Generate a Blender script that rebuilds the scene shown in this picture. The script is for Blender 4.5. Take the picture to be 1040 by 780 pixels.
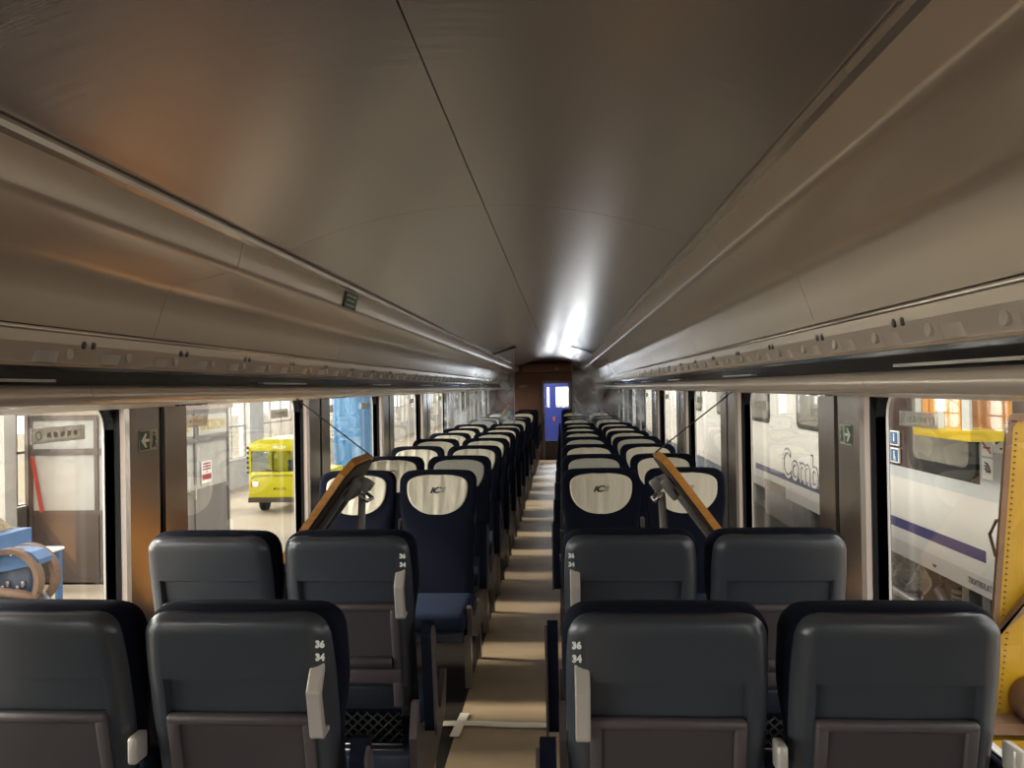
import bpy, bmesh, math, random
from mathutils import Vector, Matrix
R = math.radians
random.seed(7)
for o in list(bpy.data.objects): bpy.data.objects.remove(o)
SC = bpy.context.scene
COL = SC.collection

# ------------------------------------------------------------------ camera
cam_data = bpy.data.cameras.new('camera'); cam_data.sensor_width = 36; cam_data.lens = 27.0
cam_data.clip_start = 0.02; cam_data.clip_end = 400
cam = bpy.data.objects.new('camera', cam_data); COL.objects.link(cam)
cam.matrix_world = Matrix.Translation((0, 0, 1.62)) @ (Matrix.Rotation(R(3.67), 4, 'Z') @ Matrix.Rotation(R(90.28), 4, 'X') @ Matrix.Rotation(R(-0.95), 4, 'Z'))
SC.camera = cam

# ------------------------------------------------------------------ world, exposure, lights
W = bpy.data.worlds.new('world'); SC.world = W; W.use_nodes = True
nt = W.node_tree; bg = nt.nodes['Background']
bg.inputs['Strength'].default_value = 1.0
tc = nt.nodes.new('ShaderNodeTexCoord'); sp = nt.nodes.new('ShaderNodeSeparateXYZ'); cr = nt.nodes.new('ShaderNodeValToRGB')
nt.links.new(tc.outputs['Generated'], sp.inputs[0]); nt.links.new(sp.outputs['Z'], cr.inputs[0]); nt.links.new(cr.outputs[0], bg.inputs[0])
cr.color_ramp.elements[0].position = 0.0; cr.color_ramp.elements[0].color = (0.95, 0.93, 0.90, 1)
cr.color_ramp.elements[1].position = 0.6; cr.color_ramp.elements[1].color = (0.97, 0.96, 0.95, 1)
SC.view_settings.view_transform = 'Standard'; SC.view_settings.look = 'None'
SC.view_settings.gamma = 1.0; SC.view_settings.use_curve_mapping = False
SC.view_settings.exposure = 1.5

def area(name, loc, rot, sx, sy, power, color):
    l = bpy.data.lights.new(name, 'AREA'); l.shape = 'RECTANGLE'; l.size = sx; l.size_y = sy; l.energy = power; l.color = color
    o = bpy.data.objects.new(name, l); COL.objects.link(o); o.location = loc; o.rotation_euler = rot
    return o

# daylight lamp added outside the tall windows of the hall wall on the left
area('added_hall_daylight', (-12.5, 18, 2.9), (0, R(-90), 0), 8.0, 80, 8000, (1.0, 0.95, 0.88))
# hazy sunlight added to stripe the carpet, square to the coach from its left
sl = bpy.data.lights.new('added_sun', 'SUN'); sl.energy = 1.9; sl.angle = R(9); sl.color = (1.0, 0.90, 0.76)
added_sun = bpy.data.objects.new('added_sun', sl); COL.objects.link(added_sun); added_sun.rotation_euler = (0, R(-50), R(3))

# daylight behind the gangway windows at the far end of the coach
area('gangway_daylight', (.02, 19.45, 1.37), (R(-90), 0, 0), .34, .52, 8, (0.93, 0.95, 1.0))
area('gangway_daylight', (-.33, 19.45, 1.37), (R(-90), 0, 0), .08, .52, 2, (0.93, 0.95, 1.0))

# ------------------------------------------------------------------ materials
M = {}
def mat(name, col, rough=0.5, metal=0.0, noise=None, bump=None, wave=None, emit=None, spec=None, coat=0, sheen=0):
    """noise=(scale, darker colour, amount); bump=(scale, strength, distance[, stretch xyz]); wave=(scale, strength, dir)"""
    m = bpy.data.materials.new(name); m.use_nodes = True; t = m.node_tree; b = t.nodes['Principled BSDF']
    b.inputs['Base Color'].default_value = (*col, 1); b.inputs['Roughness'].default_value = rough; b.inputs['Metallic'].default_value = metal
    if spec is not None: b.inputs['Specular IOR Level'].default_value = spec
    if coat: b.inputs['Coat Weight'].default_value = coat
    if sheen: b.inputs['Sheen Weight'].default_value = sheen
    tcn = t.nodes.new('ShaderNodeTexCoord')
    def mapped(st):
        mp = t.nodes.new('ShaderNodeMapping'); mp.inputs['Scale'].default_value = st
        t.links.new(tcn.outputs['Object'], mp.inputs[0]); return mp.outputs[0]
    if noise:
        n = t.nodes.new('ShaderNodeTexNoise'); n.inputs['Scale'].default_value = noise[0]; n.inputs['Detail'].default_value = 5
        t.links.new(mapped(noise[3] if len(noise) > 3 else (1, 1, 1)), n.inputs['Vector'])
        r = t.nodes.new('ShaderNodeValToRGB'); r.color_ramp.elements[0].position = 0.5 - noise[2] / 2; r.color_ramp.elements[1].position = 0.5 + noise[2] / 2
        r.color_ramp.elements[0].color = (*noise[1], 1); r.color_ramp.elements[1].color = (*col, 1)
        t.links.new(n.outputs['Fac'], r.inputs[0]); t.links.new(r.outputs[0], b.inputs['Base Color'])
    if bump:
        n = t.nodes.new('ShaderNodeTexNoise'); n.inputs['Scale'].default_value = bump[0]; n.inputs['Detail'].default_value = 3
        t.links.new(mapped(bump[3] if len(bump) > 3 else (1, 1, 1)), n.inputs['Vector'])
        bn = t.nodes.new('ShaderNodeBump'); bn.inputs['Strength'].default_value = bump[1]; bn.inputs['Distance'].default_value = bump[2]
        t.links.new(n.outputs['Fac'], bn.inputs['Height']); t.links.new(bn.outputs[0], b.inputs['Normal'])
    if emit:
        b.inputs['Emission Color'].default_value = (*emit[0], 1); b.inputs['Emission Strength'].default_value = emit[1]
    M[name] = m; return m
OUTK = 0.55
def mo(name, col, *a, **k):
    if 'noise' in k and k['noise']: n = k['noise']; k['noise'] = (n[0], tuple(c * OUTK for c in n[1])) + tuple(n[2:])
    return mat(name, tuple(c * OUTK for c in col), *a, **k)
def weave(name, c1, c2, scale, rough):
    m = mat(name, c1, rough, spec=0.15); t = m.node_tree; b = t.nodes['Principled BSDF']
    tcn = t.nodes.new('ShaderNodeTexCoord'); ck = t.nodes.new('ShaderNodeTexChecker'); ck.inputs['Scale'].default_value = scale
    ck.inputs['Color1'].default_value = (*c1, 1); ck.inputs['Color2'].default_value = (*c2, 1)
    t.links.new(tcn.outputs['Object'], ck.inputs['Vector']); t.links.new(ck.outputs[0], b.inputs['Base Color'])
    bn = t.nodes.new('ShaderNodeBump'); bn.inputs['Strength'].default_value = 0.4; bn.inputs['Distance'].default_value = 0.001
    t.links.new(ck.outputs['Fac'], bn.inputs['Height']); t.links.new(bn.outputs[0], b.inputs['Normal'])
    return m
def glass(name, tint, gloss=0.06, haze=0.0, hazecol=(0.8, 0.85, 0.9), hs=9, h0=.42, hmin=0.0):
    m = bpy.data.materials.new(name); m.use_nodes = True; t = m.node_tree
    for n in list(t.nodes): t.nodes.remove(n)
    out = t.nodes.new('ShaderNodeOutputMaterial'); tr = t.nodes.new('ShaderNodeBsdfTransparent'); tr.inputs[0].default_value = (*tint, 1)
    gl = t.nodes.new('ShaderNodeBsdfGlossy'); gl.inputs['Roughness'].default_value = 0.02
    lw = t.nodes.new('ShaderNodeLayerWeight'); lw.inputs['Blend'].default_value = 0.5
    pw = t.nodes.new('ShaderNodeMath'); pw.operation = 'POWER'; pw.inputs[1].default_value = 4.0; t.links.new(lw.outputs['Facing'], pw.inputs[0])
    fr = t.nodes.new('ShaderNodeMath'); fr.operation = 'MULTIPLY_ADD'; fr.inputs[1].default_value = 0.55; fr.inputs[2].default_value = gloss * .5; t.links.new(pw.outputs[0], fr.inputs[0])
    mx = t.nodes.new('ShaderNodeMixShader'); t.links.new(fr.outputs[0], mx.inputs[0]); t.links.new(tr.outputs[0], mx.inputs[1]); t.links.new(gl.outputs[0], mx.inputs[2])
    last = mx
    if haze:
        df = t.nodes.new('ShaderNodeBsdfDiffuse'); df.inputs[0].default_value = (*hazecol, 1)
        n = t.nodes.new('ShaderNodeTexNoise'); n.inputs['Scale'].default_value = hs; n.inputs['Detail'].default_value = 6; n.inputs['Distortion'].default_value = 0.6
        tcn = t.nodes.new('ShaderNodeTexCoord'); t.links.new(tcn.outputs['Object'], n.inputs['Vector'])
        mr = t.nodes.new('ShaderNodeMapRange'); mr.inputs[1].default_value = h0; mr.inputs[3].default_value = hmin; mr.inputs[2].default_value = 0.75; mr.inputs[4].default_value = haze
        t.links.new(n.outputs['Fac'], mr.inputs[0])
        m2 = t.nodes.new('ShaderNodeMixShader'); t.links.new(mr.outputs[0], m2.inputs[0]); t.links.new(mx.outputs[0], m2.inputs[1]); t.links.new(df.outputs[0], m2.inputs[2]); last = m2
    t.links.new(last.outputs[0], out.inputs[0]); M[name] = m; return m

mat('ceiling', (0.61, 0.545, 0.51), 0.26, 0.72, bump=(6, 0.10, 0.004, (1, 9, 1)))
mat('rack', (0.69, 0.59, 0.505), 0.27, 0.45, bump=(5, 0.06, 0.004, (1, 4, 1)))
mat('lip', (0.62, 0.56, 0.50), 0.22, 0.7)
mat('underside', (0.70, 0.64, 0.58), 0.4, 0.1)
mat('post_panel', (0.24, 0.205, 0.18), 0.25, 0.4, bump=(5, 0.05, 0.003, (1, 1, 0.3)))
mat('jamb', (0.60, 0.50, 0.45), 0.5)
mat('gasket', (0.010, 0.010, 0.011), 0.7, spec=0.2)
mat('seal', (0.75, 0.73, 0.70), 0.3, 0.2)
mat('black_gloss', (0.006, 0.006, 0.007), 0.12)
mat('black', (0.012, 0.012, 0.012), 0.6)
mat('wall_low', (0.10, 0.085, 0.075), 0.5)
mat('floor', (0.025, 0.02, 0.017), 0.45)
mat('carpet', (0.42, 0.315, 0.20), 0.40, noise=(3.0, (0.33, 0.245, 0.155), 0.5), bump=(4, 0.35, 0.02, (1, 1.6, 1)))
mat('tape', (0.85, 0.78, 0.64), 0.5)
mat('end_wall', (0.16, 0.07, 0.045), 0.4)
mat('shell', (0.047, 0.053, 0.066), 0.30, bump=(350, 0.05, 0.0005))
mat('shell_low', (0.02, 0.025, 0.04), 0.45)
mat('tray', (0.085, 0.070, 0.076), 0.42, bump=(400, 0.05, 0.0005))
mat('tray_inner', (0.058, 0.048, 0.052), 0.5, bump=(500, 0.15, 0.0005))
mat('handle', (0.55, 0.51, 0.47), 0.3, 0.25)
weave('fabric', (0.0028, 0.004, 0.010), (0.006, 0.009, 0.024), 260, 0.85)
mat('cushion', (0.014, 0.022, 0.050), 0.85, bump=(12, 0.3, 0.01), spec=0.2)
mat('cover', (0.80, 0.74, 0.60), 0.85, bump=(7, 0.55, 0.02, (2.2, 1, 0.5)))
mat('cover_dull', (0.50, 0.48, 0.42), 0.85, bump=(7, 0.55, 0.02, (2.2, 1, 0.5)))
mat('ink', (0.015, 0.015, 0.018), 0.7)
mat('ink_grey', (0.22, 0.22, 0.21), 0.7)
mat('white_print', (0.85, 0.85, 0.82), 0.6)
mat('grey_metal', (0.30, 0.275, 0.265), 0.35, 0.5)
mat('chrome', (0.7, 0.68, 0.64), 0.18, 0.9)
mat('net', (0.02, 0.02, 0.02), 0.5)
mat('wood', (0.72, 0.33, 0.07), 0.4, noise=(14, (0.52, 0.21, 0.035), 0.5, (1, 6, 6)))
mat('table_under', (0.06, 0.04, 0.032), 0.5)
mat('bracket', (0.34, 0.32, 0.30), 0.4, 0.35)
mat('cord', (0.05, 0.025, 0.015), 0.6)
mat('green_sign', (0.02, 0.10, 0.06), 0.5)
mat('sign_pale', (0.42, 0.42, 0.34), 0.5)
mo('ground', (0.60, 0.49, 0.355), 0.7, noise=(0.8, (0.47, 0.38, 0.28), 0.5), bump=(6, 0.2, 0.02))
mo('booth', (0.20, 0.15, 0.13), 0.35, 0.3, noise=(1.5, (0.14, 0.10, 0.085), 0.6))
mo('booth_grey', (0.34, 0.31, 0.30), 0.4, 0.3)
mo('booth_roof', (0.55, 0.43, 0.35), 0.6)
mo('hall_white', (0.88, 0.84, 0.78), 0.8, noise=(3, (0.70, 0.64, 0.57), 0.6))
mo('hall_frame', (0.42, 0.38, 0.34), 0.6)
mo('yellow_paint', (0.90, 0.80, 0.02), 0.35)
mat('tyre', (0.02, 0.02, 0.02), 0.8)
mat('lamp_white', (0.9, 0.88, 0.84), 0.2)
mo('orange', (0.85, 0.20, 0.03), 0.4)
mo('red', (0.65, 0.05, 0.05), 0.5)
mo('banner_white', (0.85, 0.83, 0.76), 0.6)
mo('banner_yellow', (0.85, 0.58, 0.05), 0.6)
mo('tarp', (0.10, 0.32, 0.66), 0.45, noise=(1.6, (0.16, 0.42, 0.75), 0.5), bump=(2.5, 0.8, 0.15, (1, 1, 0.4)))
mo('machine_blue', (0.08, 0.20, 0.45), 0.4)
mat('machine_dark', (0.05, 0.065, 0.10), 0.5)
mo('rust', (0.33, 0.20, 0.13), 0.7, noise=(9, (0.22, 0.12, 0.07), 0.6))
mo('straw', (0.62, 0.48, 0.28), 0.9, bump=(18, 1.0, 0.05))
mat('paper', (0.80, 0.79, 0.75), 0.7)
mat('train_white', (0.56, 0.545, 0.51), 0.28)
mat('train_grey', (0.42, 0.44, 0.45), 0.3)
mat('train_skirt', (0.45, 0.43, 0.40), 0.35)
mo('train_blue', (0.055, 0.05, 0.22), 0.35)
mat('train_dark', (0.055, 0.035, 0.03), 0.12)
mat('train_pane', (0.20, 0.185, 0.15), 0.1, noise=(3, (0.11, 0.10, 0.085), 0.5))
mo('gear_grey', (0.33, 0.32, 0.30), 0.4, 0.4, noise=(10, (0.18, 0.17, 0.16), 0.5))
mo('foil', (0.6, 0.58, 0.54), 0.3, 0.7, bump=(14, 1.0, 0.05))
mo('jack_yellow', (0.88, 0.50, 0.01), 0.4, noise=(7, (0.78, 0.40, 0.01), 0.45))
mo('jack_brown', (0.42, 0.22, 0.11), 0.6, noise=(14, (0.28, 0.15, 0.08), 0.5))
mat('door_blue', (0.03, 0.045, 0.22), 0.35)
mat('added_lamp_glow', (1, 1, 1), 0.5, emit=((0.85, 0.90, 1.0), 9.0))
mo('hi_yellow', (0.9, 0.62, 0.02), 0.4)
glass('pane', (0.93, 0.94, 0.93))
glass('partition', (0.90, 0.92, 0.95), haze=0.5, hs=4, h0=.35)
glass('booth_glass', (0.75, 0.78, 0.78), haze=0.75, hazecol=(0.60, 0.57, 0.53), hs=1.2, h0=.3, hmin=.45)  # haze paints the pale interior and its reflections into the glass
glass('bus_glass', (0.85, 0.88, 0.80))
glass('sticker_film', (0.80, 0.79, 0.76), haze=0.7, hazecol=(0.75, 0.72, 0.68), hs=20, h0=.3, hmin=.3)

# ------------------------------------------------------------------ helpers
class MB:
    def __init__(s): s.v = []; s.f = []; s.m = []; s.sm = []; s.mi = 0
    def add(s, vs, fs, smooth=False):
        n = len(s.v); s.v += [tuple(v) for v in vs]; s.f += [tuple(i + n for i in f) for f in fs]
        s.m += [s.mi] * len(fs); s.sm += [smooth] * len(fs); return s
    def box(s, x0, x1, y0, y1, z0, z1, bev=0.0, seg=2):
        if x1 < x0: x0, x1 = x1, x0
        if y1 < y0: y0, y1 = y1, y0
        if z1 < z0: z0, z1 = z1, z0
        bm = bmesh.new(); bmesh.ops.create_cube(bm, size=1)
        for v in bm.verts: v.co = Vector(((x0 + x1) / 2 + v.co.x * (x1 - x0), (y0 + y1) / 2 + v.co.y * (y1 - y0), (z0 + z1) / 2 + v.co.z * (z1 - z0)))
        if bev: bmesh.ops.bevel(bm, geom=list(bm.edges), offset=min(bev, (x1 - x0) * .49, (y1 - y0) * .49, (z1 - z0) * .49), segments=seg, profile=0.5, affect='EDGES')
        bm.verts.index_update(); s.add([v.co[:] for v in bm.verts], [[v.index for v in f.verts] for f in bm.faces], bool(bev)); bm.free(); return s
    def obox(s, c, size, rot, bev=0.0):
        n = len(s.v); s.box(-size[0] / 2, size[0] / 2, -size[1] / 2, size[1] / 2, -size[2] / 2, size[2] / 2, bev)
        for i in range(n, len(s.v)): s.v[i] = tuple(rot @ Vector(s.v[i]) + Vector(c))
        return s
    def prism(s, pts, axis, a, b, smooth=False):
        """pts: polygon in the two other axes (x: (y,z); y: (x,z); z: (x,y))"""
        n = len(pts)
        def P(p, t): return {'x': (t, p[0], p[1]), 'y': (p[0], t, p[1]), 'z': (p[0], p[1], t)}[axis]
        vs = [P(p, a) for p in pts] + [P(p, b) for p in pts]
        s.add(vs, [list(range(n))[::-1], list(range(n, 2 * n))]); k = len(s.v) - 2 * n
        for i in range(n):
            j = (i + 1) % n; s.f.append((k + i, k + j, k + n + j, k + n + i)); s.m.append(s.mi); s.sm.append(smooth)
        return s
    def sheet(s, pts, y0, y1, smooth=False, thick=0.006, flip=False):
        """thin strip following a polyline (x,z) run along y, with real thickness"""
        off = []
        for i, p in enumerate(pts):
            a = Vector(pts[max(i - 1, 0)]); b = Vector(pts[min(i + 1, len(pts) - 1)]); d = (b - a).normalized()
            nrm = Vector((-d.y, d.x)) * (thick if not flip else -thick); off.append((p[0] + nrm.x, p[1] + nrm.y))
        n = len(pts)
        for line, rev in ((pts, 0), (off, 1)):
            s.add([(p[0], y, p[1]) for y in (y0, y1) for p in line], [(i, i + 1, n + i + 1, n + i) for i in range(n - 1)], smooth)
        for y in (y0, y1): s.add([(p[0], y, p[1]) for p in pts] + [(p[0], y, p[1]) for p in off], [(i, i + 1, n + i + 1, n + i) for i in range(n - 1)], False)
        for i in (0, n - 1): s.add([(pts[i][0], y0, pts[i][1]), (pts[i][0], y1, pts[i][1]), (off[i][0], y1, off[i][1]), (off[i][0], y0, off[i][1])], [(0, 1, 2, 3)], False)
        return s
    def tube(s, pts, r, n=8, cap=True):
        pts = [Vector(p) for p in pts]; rings = []
        for i, p in enumerate(pts):
            d = (pts[min(i + 1, len(pts) - 1)] - pts[max(i - 1, 0)]).normalized()
            u = d.cross(Vector((0, 0, 1)) if abs(d.z) < .9 else Vector((1, 0, 0))).normalized(); w = d.cross(u)
            rr = r[i] if isinstance(r, (list, tuple)) else r
            rings.append([p + (u * math.cos(2 * math.pi * k / n) + w * math.sin(2 * math.pi * k / n)) * rr for k in range(n)])
        vs = [v for rg in rings for v in rg]; fs = []
        for i in range(len(pts) - 1):
            for k in range(n): fs.append((i * n + k, i * n + (k + 1) % n, (i + 1) * n + (k + 1) % n, (i + 1) * n + k))
        s.add(vs, fs, True)
        if cap: 
            b = len(s.v) - len(vs); s.f += [tuple(b + k for k in range(n)), tuple(b + len(vs) - 1 - k for k in range(n))]; s.m += [s.mi] * 2; s.sm += [False] * 2
        return s
    def ring(s, c, axis, r0, r1, h, n=24):
        """flat washer, axis letter, thickness h"""
        vs = []; fs = []
        for k in range(n):
            a = 2 * math.pi * k / n
            for (r, t) in ((r0, -h / 2), (r1, -h / 2), (r1, h / 2), (r0, h / 2)):
                u, v = r * math.cos(a), r * math.sin(a)
                vs.append({'x': (c[0] + t, c[1] + u, c[2] + v), 'y': (c[0] + u, c[1] + t, c[2] + v), 'z': (c[0] + u, c[1] + v, c[2] + t)}[axis])
        for k in range(n):
            j = (k + 1) % n
            for q in range(4): fs.append((4 * k + q, 4 * k + (q + 1) % 4, 4 * j + (q + 1) % 4, 4 * j + q))
        return s.add(vs, fs, False)
    def disc(s, c, axis, ru, rv, h, n=20):
        pts = [(ru * math.cos(2 * math.pi * k / n), rv * math.sin(2 * math.pi * k / n)) for k in range(n)]
        i = {'x': (1, 2, 0), 'y': (0, 2, 1), 'z': (0, 1, 2)}[axis]
        return s.prism([(c[i[0]] + p[0], c[i[1]] + p[1]) for p in pts], axis, c[i[2]] - h / 2, c[i[2]] + h / 2)
    def grid(s, fn, us, vs_, smooth=True):
        P = [fn(u, v) for v in vs_ for u in us]; nu = len(us); fs = []
        for j in range(len(vs_) - 1):
            for i in range(nu - 1): fs.append((j * nu + i, j * nu + i + 1, (j + 1) * nu + i + 1, (j + 1) * nu + i))
        return s.add(P, fs, smooth)
    def build(s, name, mats, parent=None, kind=None):
        me = bpy.data.meshes.new(name); me.from_pydata(s.v, [], s.f)
        for m in (mats if isinstance(mats, (list, tuple)) else [mats]): me.materials.append(M[m])
        me.polygons.foreach_set('material_index', s.m); me.polygons.foreach_set('use_smooth', s.sm)
        bm = bmesh.new(); bm.from_mesh(me); bmesh.ops.recalc_face_normals(bm, faces=bm.faces); bm.to_mesh(me); bm.free()
        o = bpy.data.objects.new(name, me); COL.objects.link(o)
        if parent: o.parent = parent
        if kind: o['kind'] = kind
        return o
def box(name, x0, x1, y0, y1, z0, z1, m, parent=None, bev=0.0, kind=None): return MB().box(x0, x1, y0, y1, z0, z1, bev).build(name, m, parent, kind)
def tag(o, label, cat, group=None):
    o['label'] = label; o['category'] = cat
    if group: o['group'] = group
    return o
def thing(name, label, cat, loc=(0, 0, 0), group=None, rz=0):
    o = bpy.data.objects.new(name, None); COL.objects.link(o); o.location = loc; o.rotation_euler = (0, 0, rz); o.empty_display_size = .1
    return tag(o, label, cat, group)
def struct_empty(name, label=None):
    o = bpy.data.objects.new(name, None); COL.objects.link(o); o['kind'] = 'structure'
    if label: o['label'] = label
    return o
DG = None
def text(name, body, size, m, parent, mat4, shear=0.0, extrude=0.0008, xs=1.0, bold=0.0, spacing=1.0):
    c = bpy.data.curves.new(name, 'FONT'); c.body = body; c.size = size; c.shear = shear; c.extrude = extrude; c.offset = bold; c.align_x = 'CENTER'; c.align_y = 'CENTER'; c.resolution_u = 3; c.space_character = spacing
    t = bpy.data.objects.new('tmp_text', c); COL.objects.link(t)
    dg = bpy.context.evaluated_depsgraph_get(); me = bpy.data.meshes.new_from_object(t.evaluated_get(dg)); bpy.data.objects.remove(t); bpy.data.curves.remove(c)
    me.transform(mat4 @ Matrix.Diagonal((xs, 1, 1, 1))); me.materials.clear(); me.materials.append(M[m]); me.name = name
    o = bpy.data.objects.new(name, me); COL.objects.link(o); o.parent = parent; return o
def dup(root):
    r = root.copy(); COL.objects.link(r)
    for ch in root.children:
        c = ch.copy(); COL.objects.link(c); c.parent = r
        for g in ch.children:
            d = g.copy(); COL.objects.link(d); d.parent = c
    return r
# orientation matrices for text: reads correctly from -Y side, from +Y side, from a wall facing +X / -X
def T_from_negY(x, y, z): return Matrix.Translation((x, y, z)) @ Matrix.Rotation(R(90), 4, 'X')
def T_from_posY(x, y, z): return Matrix.Translation((x, y, z)) @ Matrix.Rotation(R(180), 4, 'Z') @ Matrix.Rotation(R(90), 4, 'X')
def T_from_posX(x, y, z): return Matrix.Translation((x, y, z)) @ Matrix.Rotation(R(90), 4, 'Z') @ Matrix.Rotation(R(90), 4, 'X')
def T_from_negX(x, y, z): return Matrix.Translation((x, y, z)) @ Matrix.Rotation(R(-90), 4, 'Z') @ Matrix.Rotation(R(90), 4, 'X')

XC = -0.245; Y0 = -3.0; Y1 = 17.2
SIDES = ((-1, 'left'), (1, 'right'))

# ------------------------------------------------------------------ coach floor and walls
box('floor', XC - 1.46, XC + 1.46, Y0, Y1, -0.12, 0.0, 'floor', kind='structure')
WINS = {-1: [(3.195 + 2.04 * k, 4.80 + 2.04 * k) for k in range(-3, 7)], 1: [(3.43 + 2.07 * k, 5.035 + 2.07 * k) for k in range(-3, 7)]}
WINS[1] = [w for w in WINS[1] if w[1] < Y1]
ZS, ZT = 0.56, 1.60
wn = 0
for s, side in SIDES:
    wx = lambda w: XC + s * w
    wall = struct_empty('wall_' + side); WIN = WINS[s]
    box('lower_panel', wx(1.36), wx(1.47), Y0, Y1, 0.0, ZS, 'wall_low', wall)
    box('skirt_rail', wx(1.33), wx(1.36), Y0, Y1, 0.02, 0.14, 'grey_metal', wall)
    box('window_sill', wx(1.335), wx(1.40), Y0, Y1, ZS - 0.03, ZS, 'post_panel', wall)
    box('outer_skin', wx(1.48), wx(1.50), Y0, Y1, -1.0, ZS - .01, 'train_white', wall)
    box('header', wx(1.40), wx(1.47), Y0, Y1, ZT, 1.85, 'gasket', wall)
    edges = [Y0] + [e for w_ in WIN for e in w_] + [Y1]
    for i in range(0, len(edges), 2):
        a, b = edges[i], edges[i + 1]
        if b - a < 0.05: continue
        L = b - a
        # jambs, two panels and the dark groove between them
        box('window_jamb', wx(1.362), wx(1.42), a + 0.002, a + 0.03, ZS, ZT, 'jamb', wall)
        box('window_jamb', wx(1.362), wx(1.42), b - 0.03, b - 0.002, ZS, ZT, 'jamb', wall)
        g0 = a + L * 0.48; g1 = g0 + 0.045
        box('post_panel', wx(1.36), wx(1.378), a, g0, ZS, ZT, 'post_panel', wall)
        box('post_panel', wx(1.36), wx(1.378), g1, b, ZS, ZT, 'post_panel', wall)
        box('post_groove', wx(1.372), wx(1.40), g0, g1, ZS, ZT, 'black_gloss', wall)
        box('post_core', wx(1.40), wx(1.469), a, b, ZS, ZT, 'gasket', wall)
    for (a, b) in WIN:
        wn += 1
        w = struct_empty('window_%d' % wn)
        # rounded rubber ring between wall and glass
        def ringpts(y0, y1, z0, z1, r, n=6):
            P = []
            for (cy, cz, a0) in ((y1 - r, z1 - r, 0), (y0 + r, z1 - r, 90), (y0 + r, z0 + r, 180), (y1 - r, z0 + r, 270)):
                for k in range(n + 1): P.append((cy + r * math.cos(R(a0 + 90 * k / n)), cz + r * math.sin(R(a0 + 90 * k / n))))
            return P
        for nm, m_, w0, w1, th, ins in (('gasket', 'gasket', 1.42, 1.466, 0.05, 0.0), ('seal', 'seal', 1.457, 1.4655, 0.008, 0.004)):
            outer = ringpts(a - th, b + th, ZS - th, ZT - 0.012 + th, 0.10 + th) if ins == 0 else ringpts(a + ins - 0.008, b - ins + 0.008, ZS + ins - 0.008, ZT - 0.012 - ins + 0.008, 0.10)
            inner = ringpts(a, b, ZS, ZT - 0.012, 0.10) if ins == 0 else ringpts(a + ins, b - ins, ZS + ins, ZT - 0.012 - ins, 0.095)
            if ins == 0: outer = [(min(max(p[0], a - 0.028), b + 0.028), min(max(p[1], ZS - 0.002), ZT)) for p in outer]
            n = len(outer); vs = []
            for (y, z), (yi, zi) in zip(outer, inner):
                vs += [(wx(w0), y, z), (wx(w0), yi, zi), (wx(w1), yi, zi), (wx(w1), y, z)]
            fs = []
            for k in range(n):
                j = (k + 1) % n
                for q in range(4): fs.append((4 * k + q, 4 * k + (q + 1) % 4, 4 * j + (q + 1) % 4, 4 * j + q))
            MB().add(vs, fs).build(nm, m_, w)
        box('glass_pane', wx(1.466), wx(1.470), a + 0.001, b - 0.001, ZS + 0.002, ZT - 0.014, 'pane', w)
        if b > 1:
            for yy in ((a + 0.14, a + 0.40), (b - 0.40, b - 0.12)):
                st = box('glass_sticker', wx(1.455), wx(1.4575), yy[0], yy[1], 1.462, 1.515, 'sticker_film', w)
                mb = MB(); mb.ring((wx(1.454), yy[0] + 0.035 if s > 0 else yy[0] + 0.035, 1.489), 'x', 0.011, 0.016, 0.001, 16)
                for k in range(5): mb.box(wx(1.4545), wx(1.4535), yy[0] + 0.075 + 0.035 * k, yy[0] + 0.095 + 0.035 * k, 1.480, 1.497)
                mb.box(wx(1.4545), wx(1.4535), yy[0] + 0.008, yy[1] - 0.008, 1.4665, 1.469)
                mb.build('sticker_print', 'sign_pale', st)

# roof shell outside, so that daylight only comes in through the windows
rp = [(XC + w, z) for w, z in ((-1.50, 1.60), (-1.50, 1.95), (-1.1, 2.42), (-0.5, 2.56), (0, 2.60), (0.5, 2.56), (1.1, 2.42), (1.50, 1.95), (1.50, 1.60))]
MB().sheet(rp, Y0, Y1, thick=0.04).build('roof', 'train_grey', kind='structure')

# ------------------------------------------------------------------ ceiling panels
def ceil_z(w): 
    r = 1.72
    return 2.225 - (r - math.sqrt(max(r * r - w * w, 0)))
ceil = struct_empty('ceiling')
seams = [2.52 + 1.79 * k for k in range(-3, 9)]; seams = [Y0] + [q for q in seams if Y0 + .1 < q < Y1 - .1] + [Y1]
for a, b in zip(seams[:-1], seams[1:]):
    for s, side in SIDES:
        pts = [(XC + s * w, ceil_z(w)) for w in [0.0015 + 0.70 * k / 14 for k in range(15)]]
        MB().sheet(pts, a + 0.002, b - 0.002, True, thick=0.006, flip=(s < 0)).build('ceiling_panel', 'ceiling', ceil)
MB().sheet([(XC + w, ceil_z(w) + 0.012) for w in [-0.72 + 1.44 * k / 20 for k in range(21)]], Y0, Y1, thick=0.01).build('ceiling_backing', 'black', ceil)

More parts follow.
